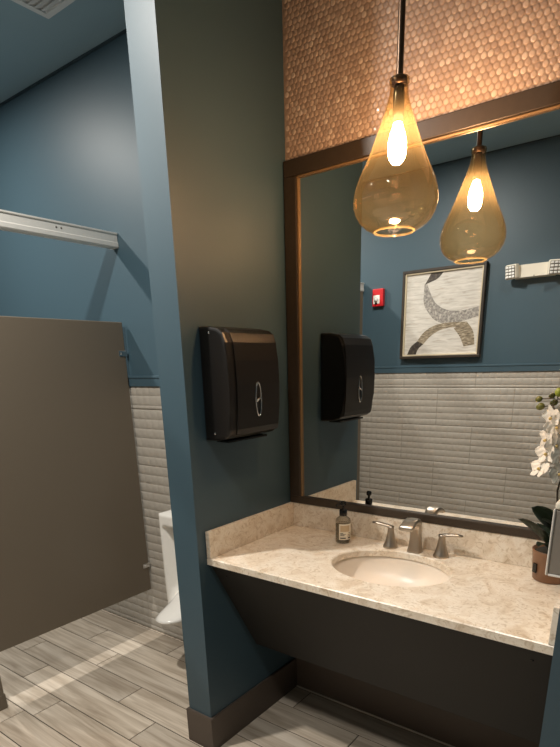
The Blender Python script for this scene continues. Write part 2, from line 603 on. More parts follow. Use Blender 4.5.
def chair_rail(name, xa, xb, y, s):
    prof = [(y, ZR - .002), (y + s * .016, ZR - .002), (y + s * .016, ZR + .036), (y + s * .020, ZR + .040), (y + s * .020, ZR + .048), (y + s * .006, ZR + .052), (y, ZR + .052)]
    return struct(name, extrude_profile(prof, 'x', xa, xb), M['paint'], 'teal painted trim strip capping the wall tile')


chair_rail('trim_3', XL, -T, 0.0, -1)
chair_rail('trim_4', XL, XR, -L, 1)

# ---- penny-round mosaic above the mirror
ZT = 2.2923
rnd = random.Random(3)
bm = nb()
PITCHP = 0.0198
rr = 0.0091
nrow = int((H - ZT) / (PITCHP * 0.866)) + 2
for j in range(nrow):
    z = ZT + 0.004 + j * PITCHP * 0.866
    if z > H - 0.01: break
    for i in range(int(W / PITCHP) + 2):
        x = 0.013 + i * PITCHP + (PITCHP / 2 if j % 2 else 0)
        if x > W - 0.012: continue
        tx, tz = rnd.gauss(0, 0.022), rnd.gauss(0, 0.022)
        rings = []
        for rad, dep in ((rr, 0.0020), (rr * 0.90, 0.0030), (rr * 0.45, 0.00315)):
            rings.append([bm.verts.new((x + rad * math.cos(a), -(dep + tx * rad * math.cos(a) + tz * rad * math.sin(a)) - 0.002, z + rad * math.sin(a))) for a in [2 * math.pi * k / 9 for k in range(9)]])
        for a, b in zip(rings, rings[1:]):
            for k in range(9):
                bm.faces.new((a[k], a[(k + 1) % 9], b[(k + 1) % 9], b[k]))
        bm.faces.new(rings[-1])
pt = obj('penny_tile', bm, M['penny'], wall_back, smooth=True)
pt['kind'] = 'stuff'
pt['label'] = 'copper-beige penny-round mosaic above the mirror'
obj('mosaic_grout', bx(0.0, W, -0.004, 0.0, ZS, H), M['pgrout'], wall_back)

# ---- ceiling vent in view
v = thing('ceiling_vent', 'pale square exhaust grille flush in the teal ceiling', 'vent', (-0.856, -0.415, H))
obj('vent_frame', (lambda b: (box(b, -.15, .15, -.15, -.125, -.012, 0), box(b, -.15, .15, .125, .15, -.012, 0), box(b, -.15, -.125, -.125, .125, -.012, 0), box(b, .125, .15, -.125, .125, -.012, 0), b)[-1])(nb()), M['vent'], v)
obj('vent_backing', bx(-.126, .126, -.126, .126, -.002, 0), M['vent'], v)
for k in range(9):
    yy = -0.112 + k * 0.028
    obj('louvre', extrude_profile([(yy - .012, -.011), (yy + .010, -.003), (yy + .012, -.004), (yy - .010, -.012)], 'x', -.125, .125), M['vent'], v)


# ================================================================== vanity
van = thing('vanity_counter', 'cream marble vanity counter with low splashes between the teal wing walls', 'counter', (0, 0, 0))
SX, SY, SA, SB = 0.625, -0.272, 0.219, 0.171
bm = nb()
X0, X1, Y0, Y1 = 0.001, W - 0.001, -D, -0.005
NS = 64
zt_, zb_ = ZC, ZC - 0.027
angs = [2 * math.pi * i / NS for i in range(NS)]


def to_rect(a):
    dx, dy = math.cos(a), math.sin(a)
    t = min(((X1 - SX) if dx > 0 else (X0 - SX)) / dx if abs(dx) > 1e-6 else 9, ((Y1 - SY) if dy > 0 else (Y0 - SY)) / dy if abs(dy) > 1e-6 else 9)
    return (SX + dx * t, SY + dy * t)


crn = [math.atan2(y - SY, x - SX) % (2 * math.pi) for x in (X0, X1) for y in (Y0, Y1)]
for c in crn:
    k = min(range(NS), key=lambda i: abs(angs[i] - c))
    angs[k] = c
angs.sort()
er = 0.004
loops = []
for (kind, z) in (('rect', zb_), ('rect', zt_ - 0.003), ('recti', zt_), ('ell2', zt_), ('ell', zt_ - er), ('ell', zb_), ):
    vs = []
    for a in angs:
        if kind.startswith('rect'):
            x, y = to_rect(a)
            if kind == 'recti':
                x = min(max(x, X0 + .003), X1 - .003); y = min(max(y, Y0 + .003), Y1 - .003)
        else:
            e = er if kind == 'ell2' else 0.0
            # ellipse point in direction a (polar)
            r = SA * SB / math.sqrt((SB * math.cos(a)) ** 2 + (SA * math.sin(a)) ** 2) + e
            x, y = SX + r * math.cos(a), SY + r * math.sin(a)
        vs.append(bm.verts.new((x, y, z)))
    loops.append(vs)
loops.append(loops[0])
for a, b in zip(loops, loops[1:]):
    for i in range(NS):
        bm.faces.new((a[i], a[(i + 1) % NS], b[(i + 1) % NS], b[i]))
obj('slab', bm, M['marble'], van)
obj('backsplash', bx(0.001, W - .001, -0.021, -0.004, ZC, ZS, 0.002), M['marble'], van)
obj('side_splash', bx(0.001, 0.021, -D, -0.0215, ZC, ZS, 0.002), M['marble'], van)
obj('side_splash', bx(W - 0.021, W - 0.001, -D, -0.0215, ZC, ZS, 0.002), M['marble'], van)

# undermount basin
sk = thing('undermount_sink', 'oval white porcelain basin set under the marble counter', 'sink', (SX, SY, 0))
prof = []
zb = ZC - 0.028
for i in range(15):
    t = i / 14
    s = math.cos(t * math.pi / 2) ** 0.7
    prof.append((max(s, 0.12) if i < 14 else 0.12, zb - 0.120 * math.sin(t * math.pi / 2)))
b1 = lathe([(1.07 * SA, zb)] + [(r * SA * 1.025, z) for r, z in prof], 56, sx=1, sy=SB / SA)
outer = [(r * SA * 1.025 + .012, z - 0.012) for r, z in prof]
b1 = lathe([(1.09 * SA, zb)] + outer[1:], 56, bm=b1, sx=1, sy=SB / SA)
obj('basin', b1, M['basin'], sk, smooth=True)
obj('drain', lathe([(0.028, zb - .119), (0.026, zb - .1165), (0.012, zb - .1185), (0.001, zb - .1185)], 24), M['chrome'], sk, smooth=True)

# apron panel, tilted back below the counter
ap = thing('vanity_apron', 'near-black slanted apron panel under the marble counter', 'panel', (0, 0, 0))
prof = [(-0.551, 0.829), (-0.302, 0.372), (-0.285, 0.372), (-0.285, 0.380), (-0.530, 0.829)]
obj('apron_board', extrude_profile(prof, 'x', 0.002, W - .002), M['apron'], ap)
obj('mounting_rail', bx(0.002, W - .002, -0.548, -0.50, 0.829, 0.8365), M['apron'], ap)
obj('bottom_board', bx(0.002, W - .002, -0.284, -0.02, 0.372, 0.386), M['apron'], ap)
for sx_ in (0.06, W - .06):
    sc_ = obj('screw', lathe([(0.005, 0), (0.0045, 0.002), (0.0, 0.0025)], 10), M['gblack'], ap, smooth=True)
    sc_.location = (sx_, -0.5275, 0.786); sc_.rotation_euler = (math.radians(90 + 28.6), 0, 0)

# ================================================================== faucet
fa = thing('faucet', 'brushed nickel widespread faucet with waterfall spout behind the basin', 'faucet', (SX + .009, -0.073, ZC + .0004))
# spout: lofted rounded rectangles along an arc (local coordinates)
bm = nb()
secs = [  # centre y, z, half width, half thickness, tilt of the section plane
    (0.000, 0.000, 0.027, 0.024, 0),
    (0.000, 0.006, 0.0265, 0.0235, 0),
    (0.001, 0.030, 0.0225, 0.018, 0),
    (0.002, 0.070, 0.0205, 0.0155, 2),
    (0.000, 0.095, 0.0205, 0.0145, 10),
    (-0.007, 0.114, 0.0225, 0.0145, 32),
    (-0.021, 0.126, 0.024, 0.0135, 58),
    (-0.040, 0.131, 0.0255, 0.012, 80),
    (-0.062, 0.128, 0.0265, 0.010, 98),
    (-0.084, 0.119, 0.0270, 0.008, 110),
    (-0.098, 0.112, 0.0270, 0.0065, 114)]
rings = []
for (cy, cz, hw, ht, a) in secs:
    a = math.radians(a)
    ring = []
    for k in range(20):
        t = 2 * math.pi * k / 20
        c, s = math.cos(t), math.sin(t)
        xx = hw * math.copysign(abs(c) ** 0.45, c); tt = ht * math.copysign(abs(s) ** 0.45, s)
        # section normal rotates from +z to -y; thickness axis from +y to +z
        ring.append(bm.verts.new((xx, cy + tt * math.cos(a), cz + tt * math.sin(a))))
    rings.append(ring)
for a, b in zip(rings, rings[1:]):
    for k in range(20): bm.faces.new((a[k], a[(k + 1) % 20], b[(k + 1) % 20], b[k]))
bm.faces.new(rings[0]); bm.faces.new(rings[-1])
obj('spout', bm, M['nickel'], fa, smooth=True)
for s in (-1, 1):
    hx = s * 0.104
    h = obj('handle', lathe([(0.029, 0.0), (0.0288, 0.006), (0.0245, 0.015), (0.0185, 0.034), (0.0145, 0.056), (0.0125, 0.070), (0.0125, 0.080), (0.0115, 0.085), (0.004, 0.087)], 6 * 4, hx, 0, cap_bot=True, cap_top=True), M['nickel'], fa, smooth=True)
    pts = [(hx - s * .010, 0, 0.081), (hx + s * .012, -0.001, 0.086), (hx + s * .035, -0.003, 0.090), (hx + s * .058, -0.004, 0.092), (hx + s * .078, -0.005, 0.092)]
    obj('lever', tube(pts, [0.011, 0.0105, 0.0095, 0.0095, 0.006], 12, flat=(1.0, 0.6)), M['nickel'], h, smooth=True)

# ================================================================== mirror
mi = thing('wall_mirror', 'large bronze-framed mirror above the vanity counter', 'mirror', (0, 0, 0))
FB = 0.010
obj('mirror_glass', bx(0.05, W - .05, -0.010, -0.004, 0.99, 2.25), M['mirror'], mi)


def frame_bar(x0, x1, z0, z1):
    return bx(x0, x1, -0.025, -0.0045, z0, z1, 0.003)


zi0, zi1, xi = 1.003, 2.236, 0.060
obj('frame_rail', frame_bar(0.004, W - .004, ZS + .0005, zi0), M['frame'], mi)
obj('frame_rail', frame_bar(0.004, W - .004, zi1, ZT - .001), M['frame'], mi)
obj('frame_stile', frame_bar(0.004, xi, zi0, zi1), M['frame'], mi)
obj('frame_stile', frame_bar(W - xi, W - .004, zi0, zi1), M['frame'], mi)
for (x0, x1, z0, z1) in ((xi, xi + .007, zi0, zi1), (W - xi - .007, W - xi, zi0, zi1)):
    obj('inner_bead', bx(x0, x1, -0.019, -0.0102, z0, z1, 0.002), M['bead'], mi)
for (x0, x1, z0, z1) in ((xi, W - xi, zi1 - .007, zi1),):
    obj('inner_bead', bx(x0, x1, -0.019, -0.0102, z0, z1, 0.002), M['bead'], mi)

# ================================================================== pendant lamp
PX, PY = 0.629, -0.337
pe = thing('pendant_lamp', 'teardrop amber glass pendant lamp hanging before the mirror', 'lamp', (PX, PY, 0))
glass_prof = [(0.0225, 2.284), (0.0265, 2.284), (0.0272, 2.280), (0.0265, 2.272), (0.0240, 2.267), (0.0245, 2.257), (0.0275, 2.240), (0.036, 2.212), (0.046, 2.186), (0.057, 2.158), (0.067, 2.134),
              (0.080, 2.103), (0.094, 2.075), (0.107, 2.048), (0.115, 2.025), (0.1185, 2.005), (0.1185, 1.988), (0.113, 1.968), (0.101, 1.948), (0.084, 1.933), (0.069, 1.925), (0.061, 1.921), (0.058, 1.921)]
obj('glass_shade', lathe(glass_prof, 72), M['amber'], pe, smooth=True)
obj('shade_rim', lathe([(0.0565 + 0.003 * math.cos(a), 1.921 + 0.003 * math.sin(a)) for a in [2 * math.pi * k / 8 for k in range(9)]], 48), M['rimglass'], pe, smooth=True)
obj('rod', lathe([(0.0092, 2.286), (0.0092, H - .022)], 16), M['rod'], pe, smooth=True)
obj('canopy', lathe([(0.001, H - .026), (0.02, H - .026), (0.056, H - .018), (0.062, H - .006), (0.062, H - .0005)], 32), M['rod'], pe, smooth=True)
obj('collar', lathe([(0.0005, 2.288), (0.018, 2.288), (0.0215, 2.285), (0.0215, 2.270), (0.0005, 2.270)], 24), M['rod'], pe, smooth=True)
obj('socket', lathe([(0.0005, 2.2695), (0.013, 2.2695), (0.0155, 2.25), (0.0155, 2.190), (0.013, 2.184), (0.0005, 2.184)], 24), M['gblack'], pe, smooth=True)
bl = obj('bulb', lathe([(0.0115, 2.183), (0.0135, 2.175), (0.0195, 2.160), (0.0245, 2.140), (0.0255, 2.120), (0.022, 2.101), (0.013, 2.089), (0.0005, 2.086)], 32), M['bulb'], pe, smooth=True)

# ================================================================== paper towel dispenser
td = thing('towel_dispenser', 'black plastic paper towel dispenser on the wing wall', 'dispenser', (0, 0, 0))
ya, yb = -0.534, -0.254
profb = [(0.001, 1.307), (0.06, 1.309), (0.10, 1.318), (0.118, 1.330), (0.124, 1.350), (0.130, 1.42), (0.132, 1.50), (0.129, 1.58), (0.122, 1.64), (0.110, 1.670), (0.09, 1.684), (0.05, 1.693), (0.001, 1.695)]
obj('housing', extrude_profile(profb, 'y', ya, yb, bevel=0.010), M['black'], td)
cv = [(x + (0.005 if x > 0.05 else 0), z) for x, z in profb if x > 0.05 and z > 1.325]
cvp = cv + [(x - 0.012, z) for x, z in reversed(cv)]
cov = obj('cover', extrude_profile(cvp, 'y', ya + 0.036, yb - 0.004, bevel=0.0025), M['black'], td)
obj('chute', bx(0.03, 0.09, ya + .03, yb - .03, 1.301, 1.3085, 0.001), M['gblack'], td)
# oval badge lever on the cover
ym, zm = -0.385, 1.447
bm = nb()
n = 40
ringo = []
for k in range(n):
    a = 2 * math.pi * k / n
    cyk, czk = 0.0150 * math.cos(a), 0.058 * math.sin(a)
    r = []
    for q in range(8):
        b = 2 * math.pi * q / 8
        rr_ = 0.0028 * math.cos(b)
        r.append(bm.verts.new((0.1372 + 0.0028 * math.sin(b), ym + cyk * (1 + rr_ / 0.0150), zm + czk * (1 + rr_ / 0.058))))
    ringo.append(r)
for k in range(n):
    a, b = ringo[k], ringo[(k + 1) % n]
    for q in range(8): bm.faces.new((a[q], a[(q + 1) % 8], b[(q + 1) % 8], b[q]))
em = obj('oval_emblem', bm, M['chrome'], cov, smooth=True)
bm = nb()
tube([(0.1375, ym + 0.012, zm + 0.008), (0.139, ym + 0.004, zm + 0.002), (0.139, ym - 0.004, zm - 0.001), (0.1375, ym - 0.012, zm - 0.006)], 0.004, 8, bm)
obj('emblem_bar', bm, M['chrome'], cov, smooth=True)
for zz in (1.672, 1.335):
    s_ = obj('screw', lathe([(0.0001, -.001), (0.0045, -.001), (0.0045, 0.001), (0.0025, 0.0022), (0.0001, 0.0024)], 12), M['chrome'], td, smooth=True)
    s_.location = (0.052, ya - 0.0005, zz); s_.rotation_euler = (math.radians(90), 0, 0)

# ================================================================== soap bottle
sb = thing('soap_bottle', 'small clear soap bottle with cream label and black pump on the counter', 'bottle', (0.338, -0.118, ZC), rz=math.radians(38))
obj('bottle_body', lathe([(0.001, 0.001), (0.028, 0.001), (0.031, 0.005), (0.031, 0.092), (0.028, 0.101), (0.018, 0.109), (0.014, 0.112), (0.014, 0.116)], 32), M['soap'], sb, smooth=True)
obj('liquid', lathe([(0.0005, 0.004), (0.027, 0.004), (0.0285, 0.007), (0.0285, 0.080), (0.0005, 0.080)], 28), thin_glass('soap_liquid', (0.80, 0.78, 0.72, 1), (0.55, 0.53, 0.48, 1), 1.1), sb, smooth=True)


def curved_patch(r, a0, a1, z0, z1, n=14):
    bm_ = nb()
    A, B_ = [], []
    for i in range(n + 1):
        a = math.radians(a0 + (a1 - a0) * i / n)
        A.append(bm_.verts.new((r * math.cos(a), r * math.sin(a), z0))); B_.append(bm_.verts.new((r * math.cos(a), r * math.sin(a), z1)))
    for i in range(n): bm_.faces.new((A[i], A[i + 1], B_[i + 1], B_[i]))
    return bm_


lb = obj('label', curved_patch(0.0314, -128, -10, 0.018, 0.084), M['label'], sb, smooth=True)
obj('label_panel', curved_patch(0.0316, -118, -45, 0.052, 0.078), M['tanink'], lb, smooth=True)
for zz, a0, a1 in ((0.046, -118, -95), (0.042, -118, -75), (0.037, -118, -85), (0.046, -55, -35), (0.039, -60, -28), (0.033, -62, -32)):
    obj('print_line', curved_patch(0.0316, a0, a1, zz - .0011, zz + .0011), M['ink'], lb)
obj('print_line', curved_patch(0.0316, -118, -76, 0.023, 0.028), M['ink'], lb)
obj('print_line', curved_patch(0.0316, -58, -32, 0.023, 0.028), M['ink'], lb)
pu = obj('pump', lathe([(0.0152, 0.113), (0.0155, 0.115), (0.0155, 0.136), (0.012, 0.139), (0.005, 0.140), (0.005, 0.152), (0.010, 0.154), (0.011, 0.158), (0.011, 0.168), (0.008, 0.172), (0.0005, 0.172)], 24), M['gblack'], sb, smooth=True)
pu.rotation_euler.z = math.radians(-66)
obj('pump_spout', tube([(0, 0, 0.163), (0.0, -0.018, 0.163), (0.0, -0.03, 0.160), (0.0, -0.034, 0.154)], [0.0055, 0.005, 0.004, 0.0035], 10), M['gblack'], pu, smooth=True)

# ================================================================== soap dispenser on the right wing wall
gd = thing('soap_dispenser', 'grey wall dispenser with pale edges beside the potted orchid', 'dispenser', (0, 0, 0))
obj('dispenser_body', bx(1.158, W - .0005, -0.366, -0.274, 0.979, 1.168, 0.005), M['greyplastic'], gd)
obj('dispenser_cover', bx(1.152, 1.1585, -0.370, -0.270, 0.975, 1.170, 0.004), M['lightgrey'], gd)
obj('dispenser_base_trim', bx(1.160, W - .0005, -0.370, -0.270, 0.975, 0.981, 0.002), M['lightgrey'], gd)
obj('dispenser_lid', bx(1.155, W - .0005, -0.370, -0.270, 1.169, 1.190, 0.006), M['offwhite'], gd)

# ================================================================== orchid
oc = thing('potted_orchid', 'white orchid in a copper-brown pot at the mirror end of the counter', 'plant', (1.120, -0.095, ZC))
OX, OY = 1.120, -0.095
obj('pot', lathe([(0.0005, 0.001), (0.050, 0.001), (0.053, 0.004), (0.062, 0.098), (0.064, 0.104), (0.060, 0.105), (0.056, 0.094), (0.0005, 0.090)], 40), M['pot'], oc, smooth=True)
obj('pot_tag', bx(-0.010, 0.008, -0.002, 0.003, 0.030, 0.062, 0.001), M['gblack'], oc, loc=(-0.040, -0.045, 0.0)).rotation_euler.z = math.radians(-42)
obj('moss', lathe([(0.057, 0.094), (0.045, 0.101), (0.02, 0.105), (0.0005, 0.106)], 24), M['moss'], oc, smooth=True)


def leaf_bm(p0, p1, p2, wid, n=10, roll=0.0, cup=0.25):
    """strap leaf along a quadratic curve"""
    bm_ = nb()
    p0, p1, p2 = Vector(p0), Vector(p1), Vector(p2)
    rows = []
    for i in range(n + 1):
        t = i / n
        c = (1 - t) ** 2 * p0 + 2 * t * (1 - t) * p1 + t * t * p2
        d = (2 * (1 - t) * (p1 - p0) + 2 * t * (p2 - p1)).normalized()
        s = d.cross(Vector((0, 0, 1)))
        s = s.normalized() if s.length > 1e-4 else Vector((1, 0, 0))
        s = Matrix.Rotation(roll, 3, d) @ s
        u = s.cross(d)
        hw = wid * (math.sin(math.pi * min(1, (t * 0.93 + 0.07))) ** 0.6) * 0.5 + 0.0006
        r = []
        for k in (-1, -0.5, 0, 0.5, 1):
            r.append(bm_.verts.new(c + s * hw * k + u * (cup * hw * abs(k) ** 1.5)))
        rows.append(r)
    for a, b in zip(rows, rows[1:]):
        for k in range(4): bm_.faces.new((a[k], a[k + 1], b[k + 1], b[k]))
    bmesh.ops.solidify(bm_, geom=bm_.faces[:], thickness=0.0015)
    return bm_


for (p0, p1, p2, wd) in (((-.004, 0, .104), (-.055, -.004, .165), (-.119, -.006, .192), .066), ((-.01, .01, .104), (-.03, .03, .15), (-.07, .055, .17), .05), ((.0, -.012, .104), (-.01, -.07, .16), (-.02, -.14, .15), .045), ((.01, 0, .104), (.05, -.01, .17), (.09, -.03, .16), .042), ((0, .01, .104), (.03, .02, .18), (.07, .035, .19), .04)):
    obj('leaf', leaf_bm(p0, p1, p2, wd, roll=0.7 if p2[0] < -.1 else 0.2), M['leaf'], oc, smooth=True)
stem_pts = [(0.010, 0, 0.10), (0.016, -.002, 0.22), (0.022, -.004, 0.36), (0.020, -.006, 0.47), (0.002, -.007, 0.545), (-0.022, -.006, 0.578), (-0.045, -.004, 0.580), (-0.058, -.003, 0.565)]
st = obj('stem', tube(stem_pts, [0.0034, 0.0033, 0.003, 0.0028, 0.0026, 0.0024, 0.002, 0.0016], 8), M['stem'], oc, smooth=True)
st2 = obj('stem', tube([(0.0, .004, 0.10), (-0.002, .004, 0.2), (-0.012, .0, 0.30), (0.004, -.006, 0.40), (-0.02, -.01, 0.50), (-0.058, -.008, 0.565)], [0.003, .003, .003, .0028, .0026, .002], 8), M['stem'], oc, smooth=True)
# buds
for (bp, sz, mt_) in (((-0.097, -.006, 0.579), 0.0095, 'bud'), ((-0.089, -.010, 0.557), 0.0115, 'bud'), ((-0.044, -.004, 0.600), 0.012, 'budlight')):
    prof = [(0.0005, -1.25 * sz), (0.6 * sz, -1.0 * sz), (0.95 * sz, -.3 * sz), (0.95 * sz, .3 * sz), (0.6 * sz, .85 * sz), (0.0005, 1.05 * sz)]
    b_ = obj('bud', lathe(prof, 14), M[mt_], oc, smooth=True)
    b_.location = bp; b_.rotation_euler = (0.2, math.radians(70) if mt_ == 'bud' else 0, 0)
    e = Vector((-0.052, -.004, bp[2] + 0.003)) if mt_ == 'bud' else Vector((-0.046, -.004, 0.582))
    obj('bud_stalk', tube([tuple(e), tuple((e + Vector(bp)) / 2), bp], 0.0016, 6), M['stem'], oc, smooth=True)


def petal_mesh(l, w_, cup, name='petal'):
    bm_ = nb()
    n, k_ = 7, 4
    rows = []
    for i in range(n + 1):
        t = i / n
        hw = w_ * 0.5 * (math.sin(math.pi * (0.06 + 0.90 * t)) ** 0.75)
        r = []
        for k in range(-k_, k_ + 1):
            f = k / k_
            r.append(bm_.verts.new((f * hw, -cup * (t ** 2) * l + cup * 0.5 * hw * f * f + 0.0016 * math.sin(9 * t + 5 * f), 0.004 + t * l)))
        rows.append(r)
    for a, b in zip(rows, rows[1:]):
        for k in range(2 * k_): bm_.faces.new((a[k], a[k + 1], b[k + 1], b[k]))
    bmesh.ops.recalc_face_normals(bm_, faces=bm_.faces)
    me = bpy.data.meshes.new(name); bm_.to_mesh(me); bm_.free()
    for p in me.polygons: p.use_smooth = True
    return me


me_wide = petal_mesh(0.032, 0.036, 0.22); me_wide.materials.append(M['petal'])
me_nar = petal_mesh(0.032, 0.022, 0.15); me_nar.materials.append(M['petal'])
bm = nb()
bmesh.ops.create_icosphere(bm, subdivisions=2, radius=0.0042, matrix=Matrix.Translation((0, -0.006, -0.004)) @ Matrix.Diagonal((1, 1.4, 1.2, 1)))
me_lip = bpy.data.meshes.new('lip'); bm.to_mesh(me_lip); bm.free(); me_lip.materials.append(M['lip'])
flowers = [((-0.052, -.020, 0.528), -35, 8), ((-0.036, -.028, 0.500), 30, -5), ((-0.056, -.030, 0.462), -45, 5), ((-0.026, -.040, 0.448), 20, 0), ((-0.050, -.035, 0.420), -30, -12),
           ((-0.062, -.038, 0.372), -40, -25), ((-0.004, -.030, 0.480), 50, 5), ((-0.010, -.035, 0.415), 45, -5), ((-0.012, -.03, 0.360), 40, -8)]
for (fp, rz, tilt) in flowers:
    f = obj('flower', me_lip, None, oc)
    f.location = fp
    f.rotation_euler = (math.radians(tilt), math.radians(random.uniform(-20, 20)), math.radians(rz))
    for ang, me_ in ((75, me_wide), (-75, me_wide), (0, me_nar), (140, me_nar), (-140, me_nar)):
        p_ = obj('petal', me_, None, f)
        p_.rotation_euler = (math.radians(random.uniform(-12, 12)), math.radians(ang + random.uniform(-8, 8)), 0)
        p_.location = (0, -0.002 if me_ is me_wide else 0.0, 0)
    fv = Vector(fp)
    # stalk to the nearest point of the stem line
    best = min([Vector(p) for p in stem_pts] + [Vector((-0.012, 0, .30)), Vector((0.004, -.006, .40)), Vector((-.02, -.01, .50)), Vector((-.012, -.008, .45)), Vector((-.004, -.003, .36))], key=lambda q: (q - fv).length)
    obj('flower_stalk', tube([tuple(best), tuple((best + fv) / 2 + Vector((0, .006, .006))), tuple(fv + Vector((0, .003, 0)))], 0.0014, 6), M['stem'], oc, smooth=True)

# ================================================================== stall partition
PT = 0.026
sp = thing('partition_panel', 'taupe stall partition panel with small brackets at the tiled wall', 'panel', (XP, 0, 0))
bm = nb()
box(bm, -PT / 2, PT / 2, -0.955, -0.022, 0.293, 1.794, 0.004)
obj('panel_board', bm, M['partition'], sp)
for zz in (1.640, 0.452):
    b_ = obj('wall_bracket', bx(-PT / 2 - .003, PT / 2 + .003, -0.066, -0.0115, zz - .014, zz + .014, 0.002), M['chrome'], sp)
    s_ = obj('screw', lathe([(0.006, 0), (0.006, 0.002), (0.003, 0.005), (0.0003, 0.0055)], 12), M['chrome'], b_, smooth=True)
    s_.location = (PT / 2 + .003, -0.052, zz); s_.rotation_euler = (0, math.radians(90), 0)
pl = thing('stall_pilaster', 'taupe floor-mounted stall pilaster at the end of the partition', 'pilaster', (XP, 0, 0))
obj('pilaster_board', bx(-.02, .02, -1.28, -0.972, 0.075, 2.135, 0.003), M['partition'], pl)
obj('pilaster_shoe', bx(-.0225, .0225, -1.285, -0.967, 0.0, 0.078, 0.004), M['partition'], pl)
dr = thing('stall_door', 'taupe stall door beside the floor-mounted pilaster', 'door', (XP, 0, 0))
obj('door_board', bx(-.0125, .0125, -2.04, -1.290, 0.30, 1.794, 0.004), M['partition'], dr)
obj('door_latch', bx(.0125, .032, -1.40, -1.33, 1.0, 1.04, 0.003), M['chrome'], dr)
for zz in (0.45, 1.62):
    obj('door_hinge', bx(-.016, .016, -2.050, -2.02, zz - .04, zz + .04, 0.002), M['chrome'], dr)
pl2 = thing('stall_pilaster', 'taupe stall pilaster beside the wall opposite the mirror', 'pilaster', (XP, 0, 0))
obj('pilaster_board', bx(-.02, .02, -2.54, -2.058, 0.075, 2.135, 0.003), M['partition'], pl2)
obj('pilaster_shoe', bx(-.0225, .0225, -2.545, -2.062, 0.0, 0.078, 0.004), M['partition'], pl2)

hr = thing('head_rail', 'brushed aluminium overhead rail above the taupe stall panels', 'rail', (XP, 0, 0))
prof = [(-.022, 2.138), (.022, 2.138), (.025, 2.143), (.025, 2.160), (.0215, 2.164), (.0215, 2.196), (.0265, 2.199), (.0265, 2.205), (.018, 2.2075), (-.018, 2.2075), (-.0265, 2.205), (-.0265, 2.199), (-.0215, 2.196), (-.0215, 2.164), (-.025, 2.160), (-.025, 2.143)]
obj('rail_extrusion', extrude_profile(prof, 'y', -L + .0205, -0.002), M['alu'], hr)
for yy in (-0.335, -0.310, -1.05, -1.15):
    s_ = obj('screw', lathe([(0.004, -0.001), (0.004, 0.001), (0.0025, 0.002), (0.0003, 0.002)], 10), M['ink'], hr, smooth=True)
    s_.location = (.0215, yy, 2.180); s_.rotation_euler = (0, math.radians(90), 0)

# ================================================================== urinal (height field facing the room)
ur = thing('urinal', 'white wall-hung porcelain urinal beside the teal wing wall', 'urinal', (-0.60, 0, 0))
bm = nb()
WU, z0u, z1u = 0.18, 0.270, 0.835


def sstep(a, b, x):
    t = min(1, max(0, (x - a) / (b - a)))
    return t * t * (3 - 2 * t)


def depth(x, z):
    ax = abs(x) / WU
    wing = 0.136 * sstep(0.72, 0.84, ax)
    topw = 0.136 * sstep(0.735, 0.775, z)
    base_h = max(0.045 + 0.03 * ax * ax, wing, topw)
    # bowl: rim slopes down towards the front lip
    u = min(1.0, abs(x) / 0.104)
    plan = math.sqrt(max(0.0, 1 - u ** 2.4))
    if z < 0.335:
        low = sstep(0.245, 0.335, z)
        return max(0.136 * sstep(0.20, 0.30, z) if ax > .6 else 0.10, 0.12 + 0.225 * plan * low)
    t = min(1.0, (z - 0.335) / 0.15)
    hgt = 0.136 * (1 if ax > .8 else (1 - t)) + 0.209 * plan * (1 - t) ** 1.7
    return max(base_h, hgt)


NX, NZ = 36, 70
g = []
for j in range(NZ + 1):
    z = z0u + (z1u - z0u) * j / NZ
    r = []
    for i in range(NX + 1):
        x = -WU + 2 * WU * i / NX
        d = depth(x, z)
        edge = min(1.0, min(i, NX - i, j, NZ - j) / 1.0)
        d = d if edge >= 1 else d - 0.008
        r.append(bm.verts.new((x * (1 - 0.03 * (1 - sstep(0.25, 0.5, z))), -d - 0.012, z)))
    g.append(r)
for j in range(NZ):
    for i in range(NX): bm.faces.new((g[j][i], g[j][i + 1], g[j + 1][i + 1], g[j + 1][i]))
loop = [g[0][i] for i in range(NX + 1)] + [g[j][NX] for j in range(1, NZ + 1)] + [g[NZ][i] for i in range(NX - 1, -1, -1)] + [g[j][0] for j in range(NZ - 1, 0, -1)]
back = [bm.verts.new((q.co.x, -0.0118, q.co.z)) for q in loop]
for i in range(len(loop)):
    bm.faces.new((loop[i], loop[(i + 1) % len(loop)], back[(i + 1) % len(loop)], back[i]))
ub = obj('urinal_body', bm, M['porc'], ur, smooth=True)
obj('flush_pipe', tube([(0, -0.07, 0.833), (0, -0.07, 0.98), (0, -0.05, 1.02), (0, -0.012, 1.02)], 0.013, 14), M['chrome'], ur, smooth=True)
obj('flush_valve', lathe([(0.001, 1.06), (0.03, 1.06), (0.034, 1.05), (0.034, 0.985), (0.026, 0.965), (0.02, 0.96)], 20, 0, -0.07), M['chrome'], ur, smooth=True)

# ================================================================== opposite wall things (seen in the mirror)
# framed abstract picture
pic = thing('framed_picture', 'square framed abstract collage of grey and brown arcs on the teal wall', 'picture', (-0.351, -L, 1.918))
HP = 0.333
for (x0, x1, z0, z1) in ((-HP, HP, -HP, -HP + .020), (-HP, HP, HP - .020, HP), (-HP, -HP + .020, -HP + .020, HP - .020), (HP - .020, HP, -HP + .020, HP - .020)):
    obj('frame_bar', bx(x0, x1, 0.0005, 0.042, z0, z1, 0.002), M['pframe'], pic)
HI = HP - .020
for (x0, x1, z0, z1) in ((-HI, HI, -HI, -HI + .012), (-HI, HI, HI - .012, HI), (-HI, -HI + .012, -HI + .012, HI - .012), (HI - .012, HI, -HI + .012, HI - .012)):
    obj('frame_lip', bx(x0, x1, 0.004, 0.032, z0, z1, 0.002), M['plip'], pic)
cn = obj('canvas', bx(-HI + .001, HI - .001, 0.002, 0.018, -HI + .001, HI - .001), M['paper'], pic)
HC = HI - .013


